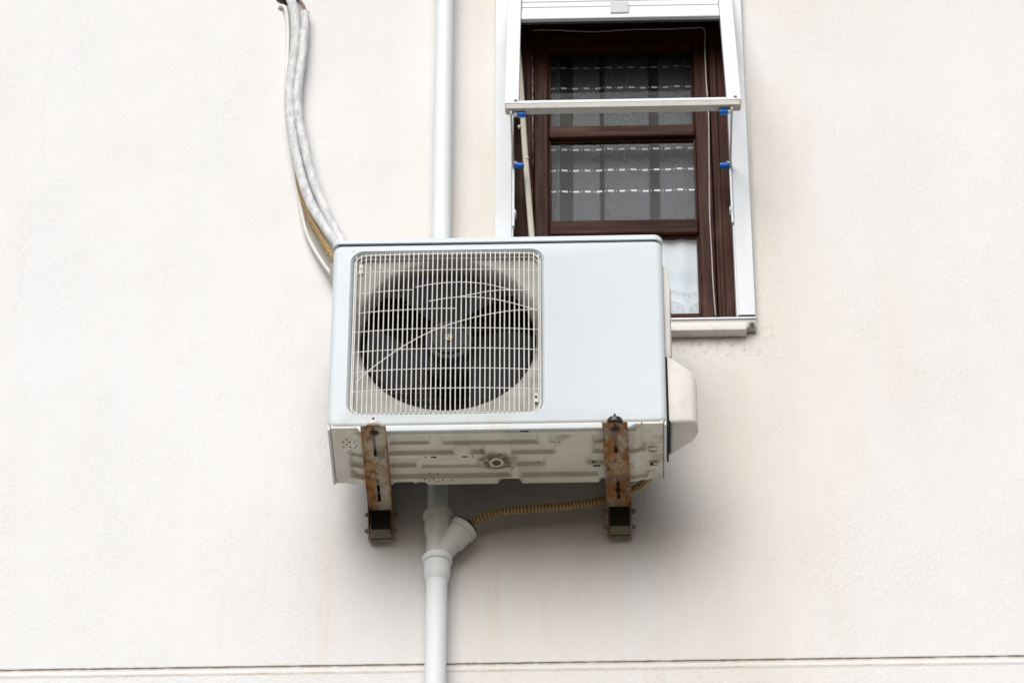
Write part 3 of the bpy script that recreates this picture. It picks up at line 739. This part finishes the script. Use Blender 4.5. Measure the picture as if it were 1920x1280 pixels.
# base pan: pressed sheet
RC_ = []   # (x0,x1,y0,y1,depth)  depth>0 recess up, <0 boss down
def rec(px0, px1, py0, py1, d):
    a = at(px0, py0, Z=0); b = at(px1, py0, Z=0); c = at(px0, py1, Z=0); RC_.append((a.x, b.x, a.y, c.y, d*1.9))
for q in ((728, 806, 815, 831, .0050), (828, 1008, 813, 830, .0050), (1030, 1068, 812, 829, .005), (728, 852, 833, 849, .0055), (880, 908, 832, 847, .0055), (958, 1052, 831, 847, .005),
          (657, 690, 857, 874, .0055), (728, 780, 857, 872, .0055), (790, 898, 866, 874, .0045), (966, 1022, 855, 869, .0055), (660, 690, 879, 894, .006), (728, 958, 877, 893, .006), (975, 1122, 873, 890, .006),
          (1112, 1136, 812, 826, .0045), (1112, 1136, 830, 845, .0045), (1100, 1136, 852, 866, .0045), (1172, 1208, 828, 844, .0045), (1175, 1215, 880, 893, .004),
          (655, 690, 843, 853, .004), (780, 800, 900, 912, .004), (936, 976, 894, 912, .0075), (1126, 1140, 893, 912, .0065), (1218, 1236, 885, 912, .0025), (738, 778, 901, 912, .0045), (620, 655, 898, 912, .002)): rec(*q)
hc = at(931, 861, Z=0); e1 = at(1075, 838, Z=0)
def sm(a, b, x):
    t = max(0, min(1, (x-a)/(b-a))); return t*t*(3-2*t)
def height(x, y):
    h = 0
    for (x0, x1, y0, y1, d) in RC_:
        if x < x0-.02 or x > x1+.02 or y < y0-.01 or y > y1+.01: continue
        h = max(h, d*sm(-.006, .006, x-x0)*sm(-.006, .006, x1-x)*sm(-.004, .004, y-y0)*sm(-.004, .004, y1-y))
    r_ = math.hypot((x-hc.x), y-hc.y); h = h*sm(.030, .042, r_) - .004*sm(.024, .018, r_) if r_ < .05 else h
    r2 = math.hypot(x-e1.x, (y-e1.y)*.8); h = h*sm(.040, .050, r2) - .0018*sm(.046, .038, r2)
    return h
bm = B(); nx_, ny_ = 420, 150; bx_, by_ = (.0092, .7908), (YF+.004, YK+.0005); G = []
for j in range(ny_+1):
    y = by_[0]+(by_[1]-by_[0])*j/ny_; row = []
    for i in range(nx_+1):
        x = bx_[0]+(bx_[1]-bx_[0])*i/nx_; row.append(bm.verts.new((x, y, -.0015+height(x, y)-.0045*sm(.055, .075, x)*sm(.74, .725, x)*sm(YF+.020, YF+.028, y))))
    G.append(row)
for j in range(ny_):
    for i in range(nx_):
        xc = (G[j][i].co.x+G[j][i+1].co.x)/2; yc = (G[j][i].co.y+G[j+1][i].co.y)/2
        if math.hypot(xc-hc.x, yc-hc.y) < .0115: continue
        bm.faces.new((G[j][i], G[j+1][i], G[j+1][i+1], G[j][i+1]))
# upturned rim
for row in (G[0], G[-1], [g_[0] for g_ in G], [g_[-1] for g_ in G]):
    tp = [bm.verts.new((v_.co.x, v_.co.y, .012)) for v_ in row]
    for k in range(len(row)-1): bm.faces.new((row[k], row[k+1], tp[k+1], tp[k]))
pan = obj('base_pan', bm, PAN, ac, True)
for a, b in ((.0006, .0075), (W-.0075, W-.0006)):
    bm = B(); box(bm, a, b, YF+.009, YK-.0005, -.0035, .020, .002); obj('bottom_fold', bm, CASE, ac)
bm = B(); xa = at(672, 800, Y=YF).x; xb = at(1185, 795, Y=YF).x
prism(bm, [(xa-.006, .001), (xa+.004, -.0125), (xb-.006, -.0125), (xb+.012, .001)], 'y', YF+.0030, YF+.0085, .0012); obj('front_lip', bm, CASE, pan, True)
bm = B(); lathe(bm, (hc.x, hc.y, .002), (0, 0, -1), [(0, .016), (.0072, .0165), (.0085, .0145), (.0085, .0125), (.004, .0118), (-.004, .0115)], 32, False); obj('drain_spout', bm, PAN, pan, True)
bm = B(); lathe(bm, (hc.x, hc.y, .006), (0, 0, -1), [(0, .0125), (.001, .0125)], 24); obj('drain_cap', bm, Mt('murky_rubber', (.03, .04, .045), .4).m, pan)
# slots and drain perforations: thin black plates standing in for the shade inside openings
def slot(px, py, w_, d_, z=-.0066):
    bm = B()
    p = at(px, py, Z=z); zz = -.0015+height(p.x, p.y)-.0045*sm(.055, .075, p.x)*sm(.74, .725, p.x)
    box(bm, p.x-w_/2, p.x+w_/2, p.y-d_/2, p.y+d_/2, zz-.0004, zz+.001); obj('opening_patch', bm, DARK, pan)
for q in ((798, 857, .003, .007), (813, 857, .014, .005), (872, 856, .013, .005), (886, 856, .003, .007), (1119, 873, .018, .006), (1113, 870, .007, .007), (1228, 868, .014, .008), (1222, 872, .008, .010), (983, 789+20, .02, .003)): slot(*q)
for (zx, zy) in ((235, 318), (205, 340), (262, 340), (320, 318), (306, 340), (240, 362), (210, 385), (270, 382), (328, 362), (314, 385), (975, 640), (1010, 655), (1048, 640), (975, 668), (1050, 672), (1092, 662), (930, 657), (1168, 662)):
    slot(600+zx/4.742, 760+zy/4.741, .0032, .0052)
for (px, py) in ((1048, 829), (1041, 848), (1121, 848), (1010, 872), (1203, 796)): slot(px, py, .003, .004)
for (px, py, r_, a0, a1) in ((1198, 808, .009, -20, 200), (1081, 832, .009, 10, 170), (1183, 874, .007, -60, 120)):
    p = at(px, py, Z=-.006); bm = B(); tube(bm, [Vector((p.x+r_*math.cos(R(a)), p.y-r_*1.3*math.sin(R(a)), -.0068)) for a in range(a0, a1, 15)], .0011, 6); obj('pressed_ring', bm, PAN, pan, True)
for (px, py) in ((1226, 843), (1227, 869)):
    p = at(px, py, Z=-.003); bm = B(); lp = rrect(p.x-.012, p.x+.010, p.y-.010, p.y+.008, .004, 3, 3); pts = [Vector((x, y, -.0025)) for x, y in lp]; pts.append(pts[0]); tube(bm, pts, .0016, 6, False); obj('pressed_ring', bm, PAN, pan, True)
# right: valve cover and grip strip, left: side grip
bm = B()
poly = [(.806, -.337), (.858, -.336), (.868, -.331), (.8735, -.320), (.875, -.300), (.874, -.275), (.866, -.255), (.806, -.195)]
prism(bm, poly, 'z', .020, .222, 0)
for v_ in bm.verts:
    if v_.co.z > .15: v_.co.z -= .060*max(0, (v_.co.x-.806)/.068)**1.5
bmesh.ops.bevel(bm, geom=[e for e in bm.edges if abs(e.verts[0].co.z-e.verts[1].co.z) < .06 and (e.verts[0].co-e.verts[1].co).length > .001], offset=.011, segments=4, affect='EDGES', profile=.5, clamp_overlap=True)
obj('valve_cover', bm, IVORY, ac, True)
bm = B(); prism(bm, [(.8005, .215), (.8145, .215), (.8155, .420), (.8145, .472), (.811, .488), (.804, .494), (.8005, .494)], 'y', -.335, -.285, .002)
for k in range(26): box(bm, .8150, .8178, -.300, -.286, .235+k*.0052, .2375+k*.0052)
gs = obj('grip_strip', bm, IVORY, ac, True)
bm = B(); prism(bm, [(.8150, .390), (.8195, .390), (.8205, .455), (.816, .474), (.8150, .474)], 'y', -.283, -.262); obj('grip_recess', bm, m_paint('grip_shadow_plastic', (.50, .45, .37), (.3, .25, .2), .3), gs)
bm = B(); box(bm, .8004, .8050, -.332, -.200, .004, .21); obj('cover_gap', bm, DARK, ac)
bm = B(); prism(bm, [(-.0110, .505), (-.0002, .512), (-.0002, .440), (-.003, .450)], 'y', -.345, -.29); obj('side_grip', bm, m_paint('grip_grey', (.20, .19, .15), (.1, .1, .1), .3), ac)

# ------------------------------------------------------------------ brackets
def bracket(cx0, cx1, label):
    w2 = .0272; t = .0022; zA = -.022; rmat, rmat2 = RM[label]
    root = thing('wall_bracket', label, 'bracket', (cx1, 0, -.06), 'rusty brackets carrying the cooling unit')
    y0, y1 = -.396, -.055
    # bottom web with two slots, sides folded up
    bm = B(); n = 60; cols = 9
    def cx(y): return cx0+(cx1-cx0)*(y-y0)/(0-y0)
    X = [-w2, -.012, -.0045, -.0036, 0, .0036, .0045, .012, w2]
    def inslot(y, x): return abs(x) < .0040 and (-.365 < y < -.278 or -.185 < y < -.090)
    Vl = [[bm.verts.new((cx(y)+x, y, zA-zt)) for x in X] for y in [y0+(y1-y0)*k/n for k in range(n+1)] for zt in (0,)]
    for j in range(n):
        for i in range(cols-1):
            ym = y0+(y1-y0)*(j+.5)/n; xm = (X[i]+X[i+1])/2
            if inslot(ym, xm): continue
            bm.faces.new((Vl[j][i], Vl[j+1][i], Vl[j+1][i+1], Vl[j][i+1]))
    r_ = bmesh.ops.extrude_face_region(bm, geom=list(bm.faces))
    for e in r_['geom']:
        if isinstance(e, bmesh.types.BMVert): e.co.z += t
    arm = obj('arm', bm, rmat, root)
    for s in (-1, 1):
        bm = B()
        prof = [(y0, zA-.0012), (y1-.02, zA-.0012), (-.042, -.062), (-.028, -.0875), (-.004, -.078), (-.004, .012), (y0+.08, zA+.016), (y0, zA+.004)]
        A = [bm.verts.new((cx(y)+s*w2, y, z)) for y, z in prof]; Bv = [bm.verts.new((cx(y)+s*(w2+.0024), y, z)) for y, z in prof]
        bm.faces.new(A); bm.faces.new(Bv[::-1])
        for i in range(len(prof)):
            j = (i+1) % len(prof); bm.faces.new((A[i], Bv[i], Bv[j], A[j]))
        obj('side_flange', bm, rmat2, arm)
    bm = B(); box(bm, cx1-w2+.0025, cx1+w2-.0025, -.0065, -.0008, -.070, .36, .001)
    for s in (-1, 1): box(bm, cx1+s*(w2-.0035)-.001, cx1+s*(w2-.0035)+.001, -.045, -.0065, -.052, .36)
    up_ = obj('upright', bm, DKST, root)
    bm = B(); vs_ = [(cx1-w2+.003, -.041, -.069), (cx1+w2-.003, -.041, -.069), (cx1+w2-.0005, -.030, -.0860), (cx1-w2+.0005, -.030, -.0860)]
    A = [bm.verts.new(p) for p in vs_]; Bv = [bm.verts.new((p[0], p[1]+.003, p[2]+.001)) for p in vs_]
    bm.faces.new(A); bm.faces.new(Bv[::-1])
    for i in range(4): bm.faces.new((A[i], Bv[i], Bv[(i+1) % 4], A[(i+1) % 4]))
    obj('end_lip', bm, OLIVE, up_)
    for s in (-1, 1):
        for (yy, zz) in ((-.030, -.018), (-.026, -.062)):
            bm = B(); hexbolt(bm, (cx(yy)+s*(w2+.0026), yy, zz), (s, 0, 0), .0065, .004, .003); obj('bolt', bm, STEEL, root)
    # rubber foot with a stud through the slot
    fy = -.383
    bm = B(); lathe(bm, (cx(fy), fy-.004, zA+t+.0002), (0, 0, 1), [(0, .020), (.004, .0205), (.011, .0185), (.015, .012), (.016, .006)], 24)
    ft = obj('rubber_foot', bm, FOOT[label], root, True)
    bm = B(); cyl(bm, (cx(fy), fy-.006, zA-.004), (cx(fy), fy-.006, zA+.030), .0028, 10)
    lathe(bm, (cx(fy), fy-.006, zA+t+.016), (0, 0, 1), [(0, .009), (.002, .008), (.003, .004)], 12); obj('stud', bm, RSTUD, ft)
    bm = B(); lathe(bm, (cx(fy)+.001, fy+.012, zA-.0003), (0, 0, -1), [(0, .0115), (.0018, .0110), (.0020, .0055), (.005, .005)], 18); obj('washer', bm, RSTUD, root)
    # rear stud
    bm = B(); yy = -.125; hexbolt(bm, (cx(yy), yy, zA-.0003), (0, 0, -1), .006, .005, .004) if cx0 > .4 else lathe(bm, (cx(yy), yy, zA+.003), (0, 0, -1), [(0, .006), (.002, .006)], 10)
    obj('bolt', bm, RSTUD, root)
    return root
DKST = m_paint('dark_steel', (.085, .08, .062), (.12, .06, .025), .5, .5, 30, 1)
OLIVE = m_paint('olive_steel', (.19, .18, .14), (.08, .05, .03), .5, .5, 40, 1)
RSTUD = Mt('dark_rust', (.07, .025, .016), .7).m
L1 = 'left rusty steel bracket with a white foot pad and red stud on top'
L2 = 'right rusty steel bracket with a black foot pad, the drain hose passing behind it'
FOOT = {L1: Mt('white_pad', (.62, .60, .56), .4).m, L2: Mt('black_pad', (.02, .02, .02), .25).m}
RM = {L1: (m_rust('rust_left', .62, .110), m_rust('rust_edge', 1.0)), L2: (m_rust('rust_right', .85), m_rust('rust_edge_dark', .9))}
bracket(.1105, .1095, L1)
bracket(.6770, .6870, L2)
